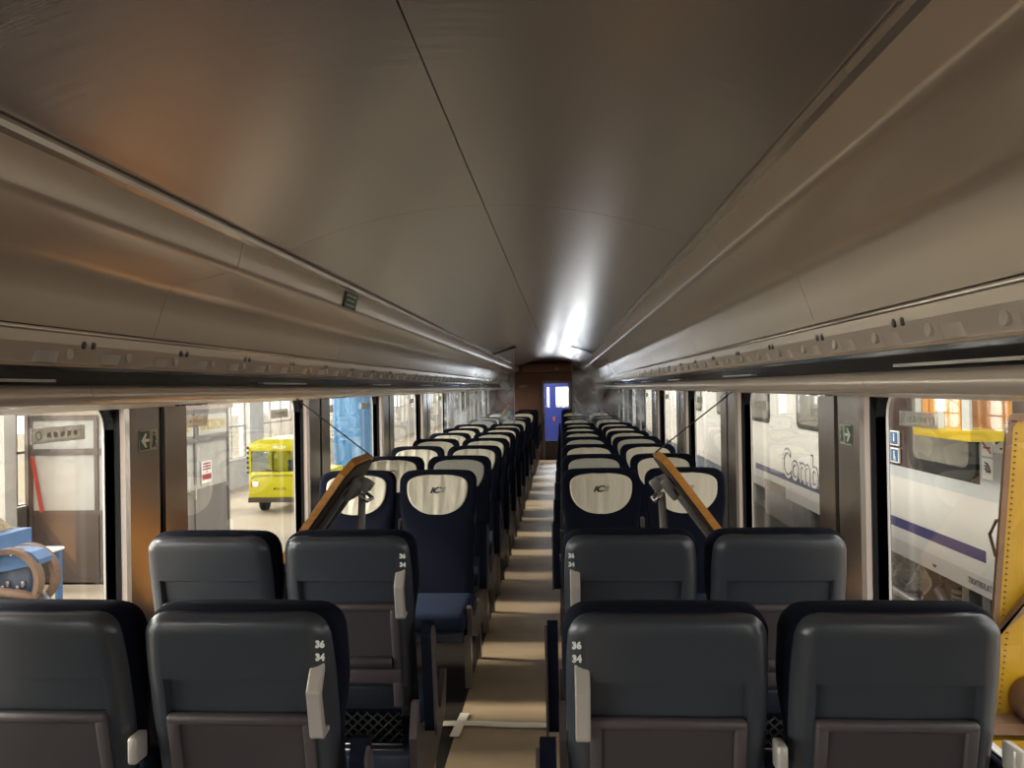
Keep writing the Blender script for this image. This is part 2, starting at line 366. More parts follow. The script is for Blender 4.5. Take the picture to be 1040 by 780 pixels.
# ------------------------------------------------------------------ luggage racks
for s, side in SIDES:
    wx = lambda w: XC + s * w
    rk = thing('luggage_rack', 'long satin beige luggage bin running above the %s windows' % side, 'luggage rack', (XC, 0, 0), 'overhead luggage bins')
    def L(w): return s * w
    def loc(o): return o
    lip = [(L(.705), ceil_z(.70) + .002), (L(.668), 2.085), (L(.664), 2.076), (L(.668), 2.066), (L(.680), 2.060)]
    MB().sheet(lip, Y0, Y1, False, 0.008, s < 0).build('edge_lip', 'lip', rk)
    prof = [(.680, 2.060), (.684, 2.045), (.697, 1.992), (.704, 1.980), (.716, 1.974), (.80, 1.957), (.880, 1.940), (.898, 1.932), (.912, 1.915), (.935, 1.85), (.958, 1.784)]
    sm = [2.2 + 1.87 * k for k in range(-2, 9)]; sm = [Y0] + [q for q in sm if Y0 < q < Y1] + [Y1]
    for a, b in zip(sm[:-1], sm[1:]):
        MB().sheet([(L(w), z) for w, z in prof], a + .0015, b - .0015, True, 0.008, s < 0).build('bin_panel', 'rack', rk)
    MB().tube([(L(.959), Y0, 1.776), (L(.959), Y1, 1.776)], 0.0055, 8).build('bead', 'lip', rk)
    vp = [(.960, 1.770), (.966, 1.745), (.984, 1.70), (.975, 1.690), (1.06, 1.690)]
    MB().sheet([(L(w), z) for w, z in vp], Y0, Y1, False, 0.006, s < 0).build('vent_strip', 'rack', rk)
    MB().sheet([(L(w), z) for w, z in ((.99, 1.6895), (1.05, 1.6895), (1.05, 1.648), (.99, 1.648))], Y0, Y1, False, 0.004, s < 0).build('black_recess', 'black_gloss', rk)
    mb = MB()
    for k in range(-4, 36):
        yc = (1.90 if s < 0 else 1.69) + 0.5 * k
        for d in (-.02, .02): mb.disc((L(.9665), yc + d, 1.748), 'x', .0085, .0115, .006, 12)
    mb.build('rivet_hole', 'tray', rk)['kind'] = 'stuff'
    # nozzles: soft raised pads with a round button beside each
    proto = None
    y = -2.7
    while y < 16.8:
        if proto is None:
            mb = MB()
            def pad(u, v): return (L(.9745 + .010 * (v) * 1.0) - s * .006 * max(0, 1 - abs(u) ** 4) * (1 - v ** 4 * .0), .045 * u, 1.727 - .027 * v)
            mb.grid(pad, [-1, -.9, -.7, -.3, 0, .3, .7, .9, 1], [0, .2, .6, 1])
            proto = mb.build('vent_pad', 'handle' if s < 0 else 'rack', rk); proto.location.y = y
            b2 = MB(); b2.disc((L(.974), .078, 1.722), 'x', .014, .014, .008, 12); pb = b2.build('vent_button', 'handle', rk); pb.location.y = y
        else:
            q = proto.copy(); COL.objects.link(q); q.location.y = y
            q = pb.copy(); COL.objects.link(q); q.location.y = y
        y += 0.262
    # lettering lamps glimpsed in the recess
    mb = MB()
    for k in range(9):
        yc = 1.3 + 1.9 * k
        box('recess_lamp', L(1.02), L(1.045), yc, yc + .55, 1.653, 1.660, 'handle', rk)
    # rounded front tube and the underside back to the window
    tb = [(L(1.030), 1.648)] + [(L(1.018 - .030 * math.sin(R(a))), 1.620 + .028 * math.cos(R(a))) for a in range(0, 181, 15)] + [(L(1.06), 1.589)]
    ts = [Y0] + [1.95 + 3.74 * k for k in range(5)] + [Y1]
    for a, b in zip(ts[:-1], ts[1:]): MB().sheet(tb, a + .0012, b - .0012, True, 0.005, s < 0).build('front_tube', 'rack', rk)
    MB().sheet([(L(1.055), 1.590), (L(1.12), 1.583), (L(1.26), 1.572), (L(1.42), 1.563), (L(1.44), 1.570)], Y0, Y1, False, 0.006, s < 0).build('underside_panel', 'underside', rk)
    for k in range(9):
        for d in (0, .13):
            yc = 2.86 + 2.03 * k + d - 2.03
            o = MB().disc((L(1.20), yc, 1.5745), 'z', .022, .055, .006, 20).build('reading_lamp', 'black_gloss', rk)
            MB().ring((L(1.20), yc, 1.5725), 'z', .024, .030, .003, 20).build('lamp_rim', 'chrome', o)
# green information plate on the left bin
pl = MB().obox((XC - .6855, 3.37, 2.018), (.004, .19, .07), Matrix.Rotation(R(14), 3, 'Y')).build('information_plate', 'green_sign')
tag(pl, 'small green plate with pale lines on the left luggage bin', 'sign')
mb = MB()
for k in range(3): mb.obox((XC - .6825 + .005 * (k - 1), 3.36, 2.018 + .020 * (k - 1)), (.002, .15 - .03 * (k % 2), .009), Matrix.Rotation(R(14), 3, 'Y'))
mb.build('plate_lines', 'sign_pale', pl)

# ------------------------------------------------------------------ emergency exit signs on the posts
for s, side in SIDES:
    x = XC + s * 1.359; y = 3.0; z0, z1 = 1.395, 1.475
    yc = 2.995
    yc = 2.888 if s < 0 else 3.10
    t = thing('exit_sign', 'green exit sign with white arrow on the %s window post' % side, 'sign', (x, yc, 1.44 if s < 0 else 1.415), 'exit arrow signs'); t.scale = (1, .86, .9)
    f = -s
    box('border', 0, f * .002, -.078, .072, -.044, .044, 'sign_pale', t)
    box('arrow_field', f * .002, f * .003, -.074, .005, -.040, .040, 'green_sign', t)
    a = MB(); a.prism([(.000, .006), (-.035, .006), (-.020, .030), (-.034, .030), (-.066, 0), (-.034, -.030), (-.020, -.030), (-.035, -.006), (.000, -.006)], 'x', f * .003, f * .004); a.build('arrow', 'white_print', t)
    a = MB(); a.disc((f * .004, .045, .028), 'x', .006, .006, .001, 10); a.prism([(.030, .018), (.056, .018), (.062, -.002), (.050, -.006), (.062, -.032), (.050, -.034), (.044, -.014), (.034, -.034), (.022, -.030), (.036, -.004)], 'x', f * .003, f * .004); a.build('running_figure', 'green_sign', t)

# ------------------------------------------------------------------ partition glass, end wall and door
for s, side in SIDES:
    t = thing('glass_partition', 'tall smeared clear glass partition %s of the aisle, behind seventh facing row' % side, 'partition', (XC, 10.40, 0), 'glass partitions across the coach')
    pts = [(s * .395, 0.02), (s * 1.355, 0.02), (s * 1.355, 1.56), (s * 1.05, 1.58), (s * .985, 1.69), (s * .955, 1.78), (s * .90, 1.925), (s * .70, 1.975), (s * .662, 2.07), (s * .655, ceil_z(.655) - .012), (s * .395, ceil_z(.395) - .012)]
    MB().prism(pts, 'y', -.004, .004).build('glass_pane', 'partition', t)
    MB().prism([(s * (.36 + .31 * k / 6), ceil_z(.36 + .31 * k / 6) - .004) for k in range(7)] + [(s * (.36 + .31 * k / 6), ceil_z(.36 + .31 * k / 6) - .026) for k in range(6, -1, -1)], 'y', -.02, .02).build('top_rail', 'black', t)
    box('edge_post', s * .389, s * .397, -.008, .008, 0, ceil_z(.39) - .02, 'grey_metal', t)
    box('floor_rail', s * .39, s * 1.35, -.015, .015, 0, .03, 'grey_metal', t)
ew = struct_empty('wall_end')
box('left_panel', XC - 1.50, -.44, Y1, Y1 + .06, -.12, 2.25, 'end_wall', ew)
box('right_panel', .215, XC + 1.50, Y1, Y1 + .06, -.12, 2.25, 'end_wall', ew)
box('top_panel', -.44, .215, Y1, Y1 + .06, 1.76, 2.25, 'end_wall', ew)
box('roof_panel', XC - 1.5, XC + 1.5, Y1, Y1 + .06, 2.25, 2.6, 'end_wall', ew)
box('ceiling_box', XC - .60, XC + .60, Y1 - .35, Y1, 1.97, 2.13, 'end_wall', ew, .02)
box('door_trim', -.47, -.44, Y1 - .03, Y1 + .07, 0, 1.80, 'table_under', ew)
box('door_trim', .215, .245, Y1 - .03, Y1 + .07, 0, 1.80, 'table_under', ew)
dt = box('display_box', -.13, -.05, Y1 - .37, Y1 - .35, 1.99, 2.05, 'ink_grey', ew)
box('notice', XC - .70, XC - .52, Y1 - .01, Y1, 1.62, 1.68, 'ink_grey', ew)
d = struct_empty('door_1')
box('side_rail', -.44, -.38, Y1, Y1 + .04, 0, 1.76, 'grey_metal', d); box('side_rail', .155, .215, Y1, Y1 + .04, 0, 1.76, 'grey_metal', d)
box('kick_panel', -.38, .155, Y1, Y1 + .04, 0, .42, 'table_under', d); box('top_rail', -.38, .155, Y1, Y1 + .04, 1.70, 1.76, 'grey_metal', d)
box('door_glass', -.38, .155, Y1 + .015, Y1 + .022, .42, 1.70, 'pane', d)
box('handle', -.36, -.345, Y1 - .03, Y1, .9, 1.2, 'chrome', d)
# vestibule beyond the door, with the blue gangway door and its bright windows
box('floor_vestibule', XC - 1.46, XC + 1.46, Y1 + .06, 19.2, -.12, 0, 'floor', kind='structure')
box('ceiling_vestibule', XC - 1.46, XC + 1.46, Y1 + .06, 19.2, 2.2, 2.25, 'rack', kind='structure')
g = struct_empty('door_2')
box('lower_leaf', XC - .55, .55, 19.2, 19.25, 0, 1.12, 'door_blue', g)
box('top_leaf', XC - .55, .55, 19.2, 19.25, 1.62, 2.2, 'door_blue', g)
for x0, x1 in ((-.80, -.36), (-.30, -.14), (.18, .55)): box('window_stile', x0, x1, 19.2, 19.25, 1.12, 1.62, 'door_blue', g)
box('window_glass', -.14, .18, 19.22, 19.226, 1.12, 1.62, 'pane', g)
box('window_glass', -.36, -.30, 19.22, 19.226, 1.12, 1.62, 'pane', g)
box('orange_latch', -.22, -.17, 19.17, 19.20, .78, .88, 'orange', g)
t = thing('added_vestibule_lamp', 'unseen lamp added on the vestibule ceiling to light the space beyond the end door', 'lamp', (XC, 18.2, 2.19))  # unseen lamp, added to light the blue gangway door
box('housing', -.45, .45, -.12, .12, -.02, .01, 'grey_metal', t); box('diffuser', -.42, .42, -.10, .10, -.035, -.02, 'added_lamp_glow', t)
area('vestibule_fill', (XC, 18.2, 2.14), (0, 0, 0), .8, .2, 12, (.85, .9, 1))  # fill light added under that lamp to brighten the vestibule
# near end of the coach, behind the photographer
box('wall_near', XC - 1.5, XC + 1.5, Y0 - .06, Y0, -.12, 2.6, 'post_panel', kind='structure')

# ------------------------------------------------------------------ carpet runner and tape
cp = MB()
def cpt(u, v): return (-.522 + .510 * u, v, .006 + .0025 * math.sin(v * 6.1 + u) + .0015 * math.sin(v * 2.3 + u * 5))
cp.grid(cpt, [k / 8 for k in range(9)], [-2.9 + (3.66 + 2.9) * k / 40 for k in range(41)])
o = cp.build('carpet_runner', 'carpet'); tag(o, 'olive brown runner covering the near end of the aisle floor before the tape', 'carpet')
cp = MB(); cp.grid(cpt, [k / 8 for k in range(9)], [3.67 + (10.3 - 3.67) * k / 60 for k in range(61)])
o = cp.build('carpet_runner', 'carpet'); tag(o, 'olive brown runner along the aisle between the two tape joints', 'carpet')
cp = MB(); cp.grid(cpt, [k / 8 for k in range(9)], [10.31 + (17.0 - 10.31) * k / 40 for k in range(41)])
o = cp.build('carpet_runner', 'carpet'); tag(o, 'far aisle runner leading up to the end door', 'carpet')
tp = thing('tape_joint', 'cream masking tape across the aisle with short pieces at both ends', 'tape', (0, 3.665, .0115))
MB().grid(lambda u, v: (-.62 + .64 * u, -.028 + .056 * v + .008 * math.sin(u * 5), .001 + .002 * math.sin(u * 9)), [k / 20 for k in range(21)], [0, 1]).build('cross_strip', 'tape', tp)
MB().obox((-.512, -.01, .003), (.045, .26, .001), Matrix.Rotation(R(-4), 3, 'Z')).build('short_strip', 'tape', tp)
MB().obox((.0, -.01, .003), (.04, .24, .001), Matrix.Rotation(R(3), 3, 'Z')).build('short_strip', 'tape', tp)
o = box('tape_joint', -.54, .0, 10.285, 10.315, .012, .013, 'tape'); tag(o, 'faint far tape joint across the aisle by the glass partitions', 'tape')

# ------------------------------------------------------------------ seats
ZTOP = 1.143; RC = .062; WMAX = .224
def fw(z):                                   # nominal half-width of the fabric back
    if z > .98: return WMAX
    if z > .80: t_ = (z - .80) / .18; return .203 + (WMAX - .203) * (t_ * t_ * (3 - 2 * t_))
    return .203
def hw(z, top=ZTOP, rc=RC, dw=0.0):
    W_ = fw(z) - dw; zc = top - rc
    return W_ if z <= zc else W_ - rc + math.sqrt(max(rc * rc - (z - zc) ** 2, 0))
def yfr(z): return -.20 * (1.10 - z) if z < 1.10 else 0.0
def ht(z): 
    b = .045 + .014 * max(0, (1.0 - z)) ; r2 = .03
    return b if z < ZTOP - r2 else b - r2 + math.sqrt(max(r2 * r2 - (z - ZTOP + r2) ** 2, 0))
def back_pt(a, z):
    h, t_ = hw(z), ht(z); c, sn = math.cos(a), math.sin(a); n = 5.0
    x = h * math.copysign(abs(c) ** (2 / n), c); y = yfr(z) + .055 + t_ * math.copysign(abs(sn) ** (2 / n), sn)
    wing = max(0, min(1, (z - .85) / .15)); y -= .022 * wing * (abs(x) / WMAX) ** 3
    return (x, y, z + (.006 * (1 - (x / WMAX) ** 2) if z > 1.10 else 0))
def front_y(x, z):
    h, t_ = hw(z), ht(z); wing = max(0, min(1, (z - .85) / .15))
    return yfr(z) + .055 - t_ * max(0, (1 - (abs(x) / h) ** 5)) ** .2 - .022 * wing * (abs(x) / WMAX) ** 3
def shell_hw(z):
    top = ZTOP - .008; rc = .048; W_ = .213 if z > .9 else .213 - .014 * (.9 - z) / .4; zc = top - rc
    W_ -= .010 * max(0, (z - 1.0) / .14) ** 1.5
    return W_ if z <= zc else W_ - rc + math.sqrt(max(rc * rc - (z - zc) ** 2, 0))
def shell_pt(s_, z):
    h = shell_hw(z); x = h * s_; top = ZTOP - .008
    e = (1 - abs(s_) ** 14) ; tt = 1 - max(0, min(1, (z - (top - .020)) / .020)) ** 3
    y = yfr(min(z, 1.10)) + .055 + ht(min(z, 1.05)) - .010 + .028 * e * tt + .004 * (1 - s_ * s_)
    if z < .985 and abs(s_) < .795: y -= .017
    if z < .615: y -= .010
    return (x, y, z)
def seat(handle, facing):
    root = thing('train_seat', 'seat', 'seat')
    A = [2 * math.pi * k / 36 for k in range(36)]
    zs = [.40, .44, .5, .6, .7, .78, .84, .88, .92, .96, 1.0, 1.04, 1.068, 1.085, 1.10, 1.112, 1.122, 1.130, 1.136, 1.140, ZTOP]
    mb = MB(); vs = [back_pt(a, z) for z in zs for a in A]; n = 36; fs = [(j * n + i, j * n + (i + 1) % n, (j + 1) * n + (i + 1) % n, (j + 1) * n + i) for j in range(len(zs) - 1) for i in range(n)]
    mb.add(vs, fs, True); k = len(mb.v); mb.v.append((0, .055, ZTOP + .006)); m0 = (len(zs) - 1) * n
    for i in range(n): mb.f.append((m0 + i, m0 + (i + 1) % n, k)); mb.m.append(0); mb.sm.append(True)
    mb.build('backrest', 'fabric', root)
    # plastic rear shell
    ss = [-1, -.99, -.97, -.93, -.88, -.84, -.806, -.795, -.78, -.4, 0, .4, .78, .795, .806, .84, .88, .93, .97, .99, 1]
    zz = [.50, .55, .606, .615, .624, .7, .8, .9, .95, .975, .984, .990, 1.0, 1.02, 1.04, 1.06, 1.075, 1.09, 1.10, 1.11, 1.115, 1.119, 1.123, 1.127, 1.131, 1.135]
    if facing: ss = [-1, -.97, -.88, -.806, -.795, 0, .795, .806, .88, .97, 1]; zz = [.50, .606, .624, .8, .975, .99, 1.04, 1.075, 1.10, 1.118, 1.129, 1.135]
    mb = MB(); mb.grid(lambda u, v: shell_pt(u, v), ss, zz)
    crisp = 1
    # close the shell to the fabric with a rim
    sh = mb.build('back_shell', 'shell', root); sh.data.set_sharp_from_angle(angle=R(38))
    so = sh.modifiers.new('thickness', 'SOLIDIFY'); so.thickness = .006; so.offset = 0
    yb = lambda z: yfr(z) + .055 + ht(z) + .008
    # tray table with frame, recessed face and rolled lower lip (local frame follows the lean of the back)
    lean = math.atan(.20)
    def lean_m(z): return Matrix.Translation((0, yb(z) + .010, z)) @ Matrix.Rotation(-lean, 4, 'X')
    if not facing or handle is not None:
        mb = MB()
        mb.box(-.167, .167, -.012, .012, .108, .132, .008); mb.box(-.167, -.140, -.012, .012, -.10, .12, .006); mb.box(.140, .167, -.012, .012, -.10, .12, .006)
        mb.box(-.167, .167, -.012, .010, -.155, -.104, .006); mb.box(-.167, -.135, -.012, .010, -.245, -.15, .005); mb.box(.135, .167, -.012, .010, -.245, -.15, .005)
        fr = mb.build('tray_frame', 'tray', root)
        mb = MB(); mb.box(-.139, .139, -.010, .003, -.060, .108); mb.tube([(-.139, .001, -.078), (.139, .001, -.078)], .022, 12)
        fc = mb.build('tray_table', 'tray_inner', root)
        for o in (fr, fc): o.data.transform(lean_m(.778))
    mb = MB(); mb.box(-.165, .165, -.01, .010, -.045, .045, .01); lo = mb.build('lower_shell', 'shell_low', root); lo.data.transform(Matrix.Translation((0, yb(.55) - .004, .565)) @ Matrix.Rotation(-lean, 4, 'X'))
    if not facing:
        # rubber net pocket under the back
        mb = MB()
        for k in range(-9, 10):
            for d in (1, -1):
                x0 = k * .036; p = []
                xa, za, xb, zb = x0, -.055, x0 + d * .11, .055
                def clip(xa, za, xb, zb):
                    if max(xa, xb) < -.155 or min(xa, xb) > .155: return None
                    def at(x): return za + (zb - za) * (x - xa) / (xb - xa)
                    A_ = (max(-.155, min(.155, xa)),); B_ = (max(-.155, min(.155, xb)),)
                    return (A_[0], at(A_[0]), B_[0], at(B_[0]))
                c_ = clip(xa, za, xb, zb)
                if c_ and abs(c_[0] - c_[2]) > .004: mb.tube([(c_[0], 0, c_[1]), (c_[2], 0, c_[3])], .0035, 5)
        net = mb.build('net_pocket', 'net', root); net.data.transform(Matrix.Translation((0, yb(.46) - .002, .455)) @ Matrix.Rotation(-lean, 4, 'X'))
        mb = MB(); 
        for z_ in (.392, .372): mb.tube([(-.155, yb(.4), z_), (.155, yb(.4), z_)], .004, 8)
        mb.build('pocket_rail', 'chrome', root)
    box('base_pan', -.19, .19, -.44, .02, .30, .37, 'machine_dark', root, .01)
    # seat cushion
    mb = MB(); mb.box(-.212, .212, -.50, -.055, .365, .475, .035, 4); mb.build('seat_cushion', 'cushion', root)
    # side plates, legs, armrest
    hs = handle if handle is not None else 0
    legx = [hs * .20] if hs else [.14, -.14]
    for lx in legx:
        mb = MB(); mb.prism([(-.34, .31), (-.28, .31), (-.22, .012), (-.30, .012)], 'x', lx - .018, lx + .018); mb.build('leg', 'grey_metal', root)
    if not hs:
        pass
    else:
        mb = MB(); mb.prism([(.15, .26), (.17, .50), (.13, .60), (.105, .60), (.10, .52), (.02, .47), (-.32, .40), (-.45, .50), (-.475, .49), (-.44, .34), (-.20, .26)], 'x', hs * .216, hs * .240); mb.build('side_plate', 'tray', root)
        mb = MB(); mb.prism([(.15, .26), (.11, .26), (.16, .012), (.20, .012)], 'x', hs * .19, hs * .22); mb.build('leg', 'grey_metal', root)
        # folded-up armrest beside the back
        ar = MB().prism([(-.05, .48), (.02, .46), (.075, .80), (.055, .845), (.015, .835)], 'x', hs * .240, hs * .276).build('armrest', 'fabric', root)
        MB().prism([(-.04, .47), (.03, .45), (.080, .81), (.058, .83), (.03, .80), (.0, .55)], 'x', hs * .276, hs * .284).build('armrest_frame', 'tray', ar)
        # grab handle on the rear corner
        ho = yfr(.95) + .055 + ht(.95) + .012
        pr = [(p[0], p[1] - .022) for p in ((ho + .0, 1.050), (ho + .012, 1.055), (ho + .052, .998), (ho + .030, .892), (ho + .022, .886), (ho - .02, .890), (ho - .02, .902), (ho + .010, .905), (ho + .032, .990))]
        mb = MB(); mb.prism(pr, 'x', hs * .165, hs * .197); hd = mb.build('grab_handle', 'handle', root)
        bv = hd.modifiers.new('bevel', 'BEVEL'); bv.width = .004; bv.segments = 2
        # seat numbers
        if not facing:
            for i, tx in enumerate(('36', '34')):
                text('seat_number', tx, .020, 'white_print', root, T_from_posY(hs * .192, shell_pt(.85, 1.05)[1] + .007, 1.072 - .028 * i), extrude=.0015, bold=.001)
    # middle armrest hinge
    mb = MB(); mb.box(-.246, -.224, .055, .105, .80, .86, .006); 
    if hs != -1: mb.build('armrest_hinge', 'handle', root)
    mb = MB(); mb.box(-.246, -.224, -.02, .06, .48, .80, .008)
    if hs != -1: mb.build('middle_armrest', 'fabric', root)
    return root
lean = math.atan(.20)
def cover(root, mname, var):
    mb = MB(); rnd = random.Random(var); ph = [rnd.uniform(0, 6.28) for _ in range(4)]
    def a_(z):
        zc = 1.055
        if z > zc: return .176 * max(0, 1 - ((z - zc) / .068) ** 3) ** (1 / 3)
        return .176 * max(0, 1 - ((zc - z) / .155) ** 2.3) ** (1 / 2.3)
    def p(u, v):
        x = a_(v) * u; wr = .0018 * math.sin(x * 70 + ph[0] + v * 4) + .0014 * math.sin(x * 130 + ph[1] - v * 9) + .001 * math.sin(v * 60 + ph[2] + x * 20)
        return (x, front_y(x, v) - .005 + wr, v)
    zs = [.9005, .902, .905, .91, .92, .935, .95, .97, .99, 1.01, 1.03, 1.05, 1.07, 1.085, 1.098, 1.108, 1.115, 1.120, 1.1226]
    mb.grid(p, [-1 + 2 * k / 28 for k in range(29)], zs)
    c = mb.build('headrest_cover', mname, root)
    so = c.modifiers.new('thickness', 'SOLIDIFY'); so.thickness = .004; so.offset = 0
    yy = front_y(0, 1.040) - .0095; TL = Matrix.Rotation(-lean, 4, 'X')
    text('logo', 'iC', .048, 'ink', c, Matrix.Translation((-.016, yy, 1.036)) @ TL @ Matrix.Rotation(R(90), 4, 'X'), shear=.35, bold=.0016, xs=1.25, extrude=.002)
    lg = MB()
    for k in range(4): lg.prism([(.014 + .003 * k, -.016 + .0085 * k), (.038 + .003 * k, -.016 + .0085 * k), (.0395 + .003 * k, -.012 + .0085 * k), (.0155 + .003 * k, -.012 + .0085 * k)], 'y', -.001, .003)
    lg = lg.build('logo', 'ink_grey', c); lg.data.transform(Matrix.Translation((0, yy, 1.040)) @ TL)
    return c

ORD = ['first', 'second', 'third', 'fourth', 'fifth', 'sixth', 'seventh', 'eighth', 'ninth', 'tenth', 'eleventh', 'twelfth']
SX = [(-1.195, 'left window', None, -1), (-.722, 'left aisle', 1, -1), (.215, 'right aisle', -1, 1), (.690, 'right window', None, 1)]
protoB = {}; protoF = {}
def place(kind, handle, x, y, rz, label, group, var=0):
    D = protoB if kind == 'B' else protoF; key = (handle, var)
    if key not in D:
        r = seat(handle, kind == 'F')
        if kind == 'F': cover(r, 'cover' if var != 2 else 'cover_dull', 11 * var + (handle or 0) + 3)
        D[key] = r
    else: r = dup(D[key])
    r.location = (x, y, 0); r.rotation_euler = (0, 0, rz); r['label'] = label; r['category'] = 'seat'; r['group'] = group
    return r
for k, yy in enumerate((1.745, 2.61)):
    for x, nm, h, sd in SX:
        hh = None if h is None else -h                       # turned round: local x flips
        place('B', hh, x, yy, math.pi, 'dark grey seat back %s the camera, %s place' % (('nearest to', 'in second row from')[k], nm), 'seats turned away from the camera')
nf = 0
for k in range(7):
    for i, (x, nm, h, sd) in enumerate(SX):
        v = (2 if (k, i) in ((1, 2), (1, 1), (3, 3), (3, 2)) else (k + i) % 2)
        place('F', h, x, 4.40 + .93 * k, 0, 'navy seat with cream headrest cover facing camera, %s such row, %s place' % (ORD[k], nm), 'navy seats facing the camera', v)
for k, yy in enumerate((11.5, 12.4, 14.5, 15.4, 16.3)):
    for i, (x, nm, h, sd) in enumerate(SX):
        place('F', h, x, yy, 0, 'far navy seat behind the glass partition, %s row beyond it, %s place' % (ORD[k], nm), 'navy seats beyond the partition', (k + i) % 2)

# ------------------------------------------------------------------ tilted folding tables with cords and legs
def table(s, yc, label, cord_y=3.55):
    side = 'left' if s < 0 else 'right'
    hx = XC + s * 1.13; hz = .655
    t = thing('folding_table', label, 'table', (hx, yc, hz), 'raised folding tables')
    ang = R(54); Lh = .80; wd = .215
    # local: u from hinge towards the aisle (dir = -s cos, sin), n = normal pointing to the wall/up
    def P(u, y, n): 
        cx, cz = -s * math.cos(ang), math.sin(ang); nx, nz = s * math.sin(ang), math.cos(ang)
        return (cx * u + nx * n, y, cz * u + nz * n)
    out = [(0, -wd), (Lh - .07, -wd), (Lh - .01, -wd + .05), (Lh, -wd + .09), (Lh, wd - .09), (Lh - .01, wd - .05), (Lh - .07, wd), (0, wd)]
    n = len(out); th = .030
    mb = MB(); mb.add([P(u, y, 0) for u, y in out] + [P(u, y, th) for u, y in out], [tuple(range(n)), tuple(range(n, 2 * n))[::-1]] + [(i, (i + 1) % n, n + (i + 1) % n, n + i) for i in range(n)])
    mb.build('table_top', 'wood', t)
    ins = [(u * .97 + .008, y * .93) for u, y in out]
    mb = MB(); mb.add([P(u, y, -.008) for u, y in ins] + [P(u, y, 0.001) for u, y in ins], [tuple(range(n)), tuple(range(n, 2 * n))[::-1]] + [(i, (i + 1) % n, n + (i + 1) % n, n + i) for i in range(n)])
    mb.build('under_panel', 'table_under', t)
    rm = Matrix(((-s * math.cos(ang), 0, s * math.sin(ang)), (0, 1, 0), (math.sin(ang), 0, math.cos(ang))))
    for yy in (-.07, .07): MB().obox(P(.36, yy, -.022), (.60, .03, .026), rm, .004).build('under_rail', 'bracket', t)
    mb = MB(); mb.obox(P(.66, 0, -.035), (.10, .17, .045), rm, .008); mb.obox(P(.70, 0, -.07), (.05, .09, .05), rm, .008)
    b = mb.build('leg_bracket', 'bracket', t)
    pv = Vector(P(.66, 0, -.075))
    MB().tube([(pv.x - s * .0, -.05, pv.z), (pv.x - s * .035, -.05, pv.z - .03), (pv.x - s * .035, .05, pv.z - .03), (pv.x, .05, pv.z)], .009, 8).build('lever', 'chrome', b)
    ft = Vector((pv.x + s * .05, 0, -hz + .02))
    MB().tube([pv, ft], [.017, .022], 10).build('leg', 'bracket', t)
    box('foot', ft.x - .04, ft.x + .04, -.12, .12, -hz + .007, -hz + .03, 'bracket', t, .006)
    MB().prism([(-s * .02, -.02), (s * .225, -.20), (s * .225, -.11), (0, .02)], 'y', -.03, .03).build('hinge_bracket', 'bracket', t)
    # cord up to the rack tube
    top = P(Lh + .004, wd - .12, .012)
    c = MB().tube([(hx + top[0], yc + top[1], hz + top[2]), (XC + s * 1.02, yc + .10, 1.584)], .0035, 6).build('cord', 'cord')
    c.location = (0, 0, 0); tag(c, 'thin dark cord holding up the %s folding table%s' % (side, '' if yc < 6 else ' beyond the partition'), 'cord', 'cords holding the tables')
table(-1, 3.50, 'wood-edged folding table propped up at an angle by the left window')
table(1, 3.45, 'wood-edged folding table propped up at an angle by the right window')
table(-1, 13.35, 'small distant raised wooden table on the left beyond the partition')

# ------------------------------------------------------------------ workshop hall outside
GZ = -1.2
box('floor_hall', -40, 30, -20, 120, GZ - .1, GZ, 'ground', kind='structure')
# left hall wall with gridded windows
hwall = struct_empty('wall_hall')
WX = -9.6
box('lower_wall', WX - .3, WX, -19, 89, GZ, -.35, 'hall_white', hwall)
for k in range(18):
    y = -19 + 6 * k
    box('pier', WX - .3, WX + .05, y, y + 1.1, -.35, 7, 'hall_white', hwall)
    f = MB()
    for j in range(6): f.box(WX - .16, WX - .10, y + 1.1 + .98 * j - .03, y + 1.1 + .98 * j + .03, -.35, 7)
    for j in range(8): f.box(WX - .16, WX - .10, y + 1.1, y + 6, -.35 + .95 * j - .025, -.35 + .95 * j + .025)
    f.build('window_grid', 'hall_frame', hwall)
    box('window_glass', WX - .14, WX - .13, y + 1.1, y + 6, -.35, 7, 'pane', hwall)
pp = MB().tube([(WX + .12, 17, 1.55), (WX + .12, 60, 1.55)], .05, 8).build('wall_pipe', 'hall_frame', hwall)

# booth
bt = thing('workshop_booth', 'brown glazed workshop booth with a service sign, beyond the left windows', 'booth', (-6.5, 11.0, GZ))
BW, BL, BH = 1.46, 3.65, 2.52
box('roof', -3.2, .06, -.06, BL + .06, BH, BH + .10, 'booth_roof', bt)
def pane_wall(axis, spans, off, grey):
    # spans: (a0,a1) bays
    fm = 'booth_grey' if grey else 'booth'
    for (a0, a1) in spans:
        def B(nm, u0, u1, z0, z1, m_, d0=0.0, d1=.05, par=bt):
            return box(nm, u0, u1, off + d0, off + d1, z0, z1, m_, par) if axis == 'y' else box(nm, off - d1, off - d0, u0, u1, z0, z1, m_, par)
        B('kick_panel', a0 + .03, a1 - .03, .10, 1.02, 'booth' if not grey else 'booth_grey', .015, .035)
        B('rail', a0, a1, 0, .10, fm); B('rail', a0, a1, 1.02, 1.10, fm); B('rail', a0, a1, 1.92, 2.02, fm); B('rail', a0, a1, 2.44, BH, fm)
        B('glass_pane', a0 + .03, a1 - .03, 1.10, 1.92, 'booth_glass', .022, .03)
        B('glass_pane', a0 + .03, a1 - .03, 2.02, 2.44, 'booth_glass', .022, .03)
        B('mullion', a0 - .03, a0 + .03, 0, BH, fm, -.005, .055)
    B('mullion', a1 - .03, a1 + .03, 0, BH, fm, -.005, .055)
pane_wall('y', [(-1.44, -.42), (-.42, -.03)], 0, False)
pane_wall('y', [(-3.1, -2.2), (-2.2, -1.44)], 2.2, False)
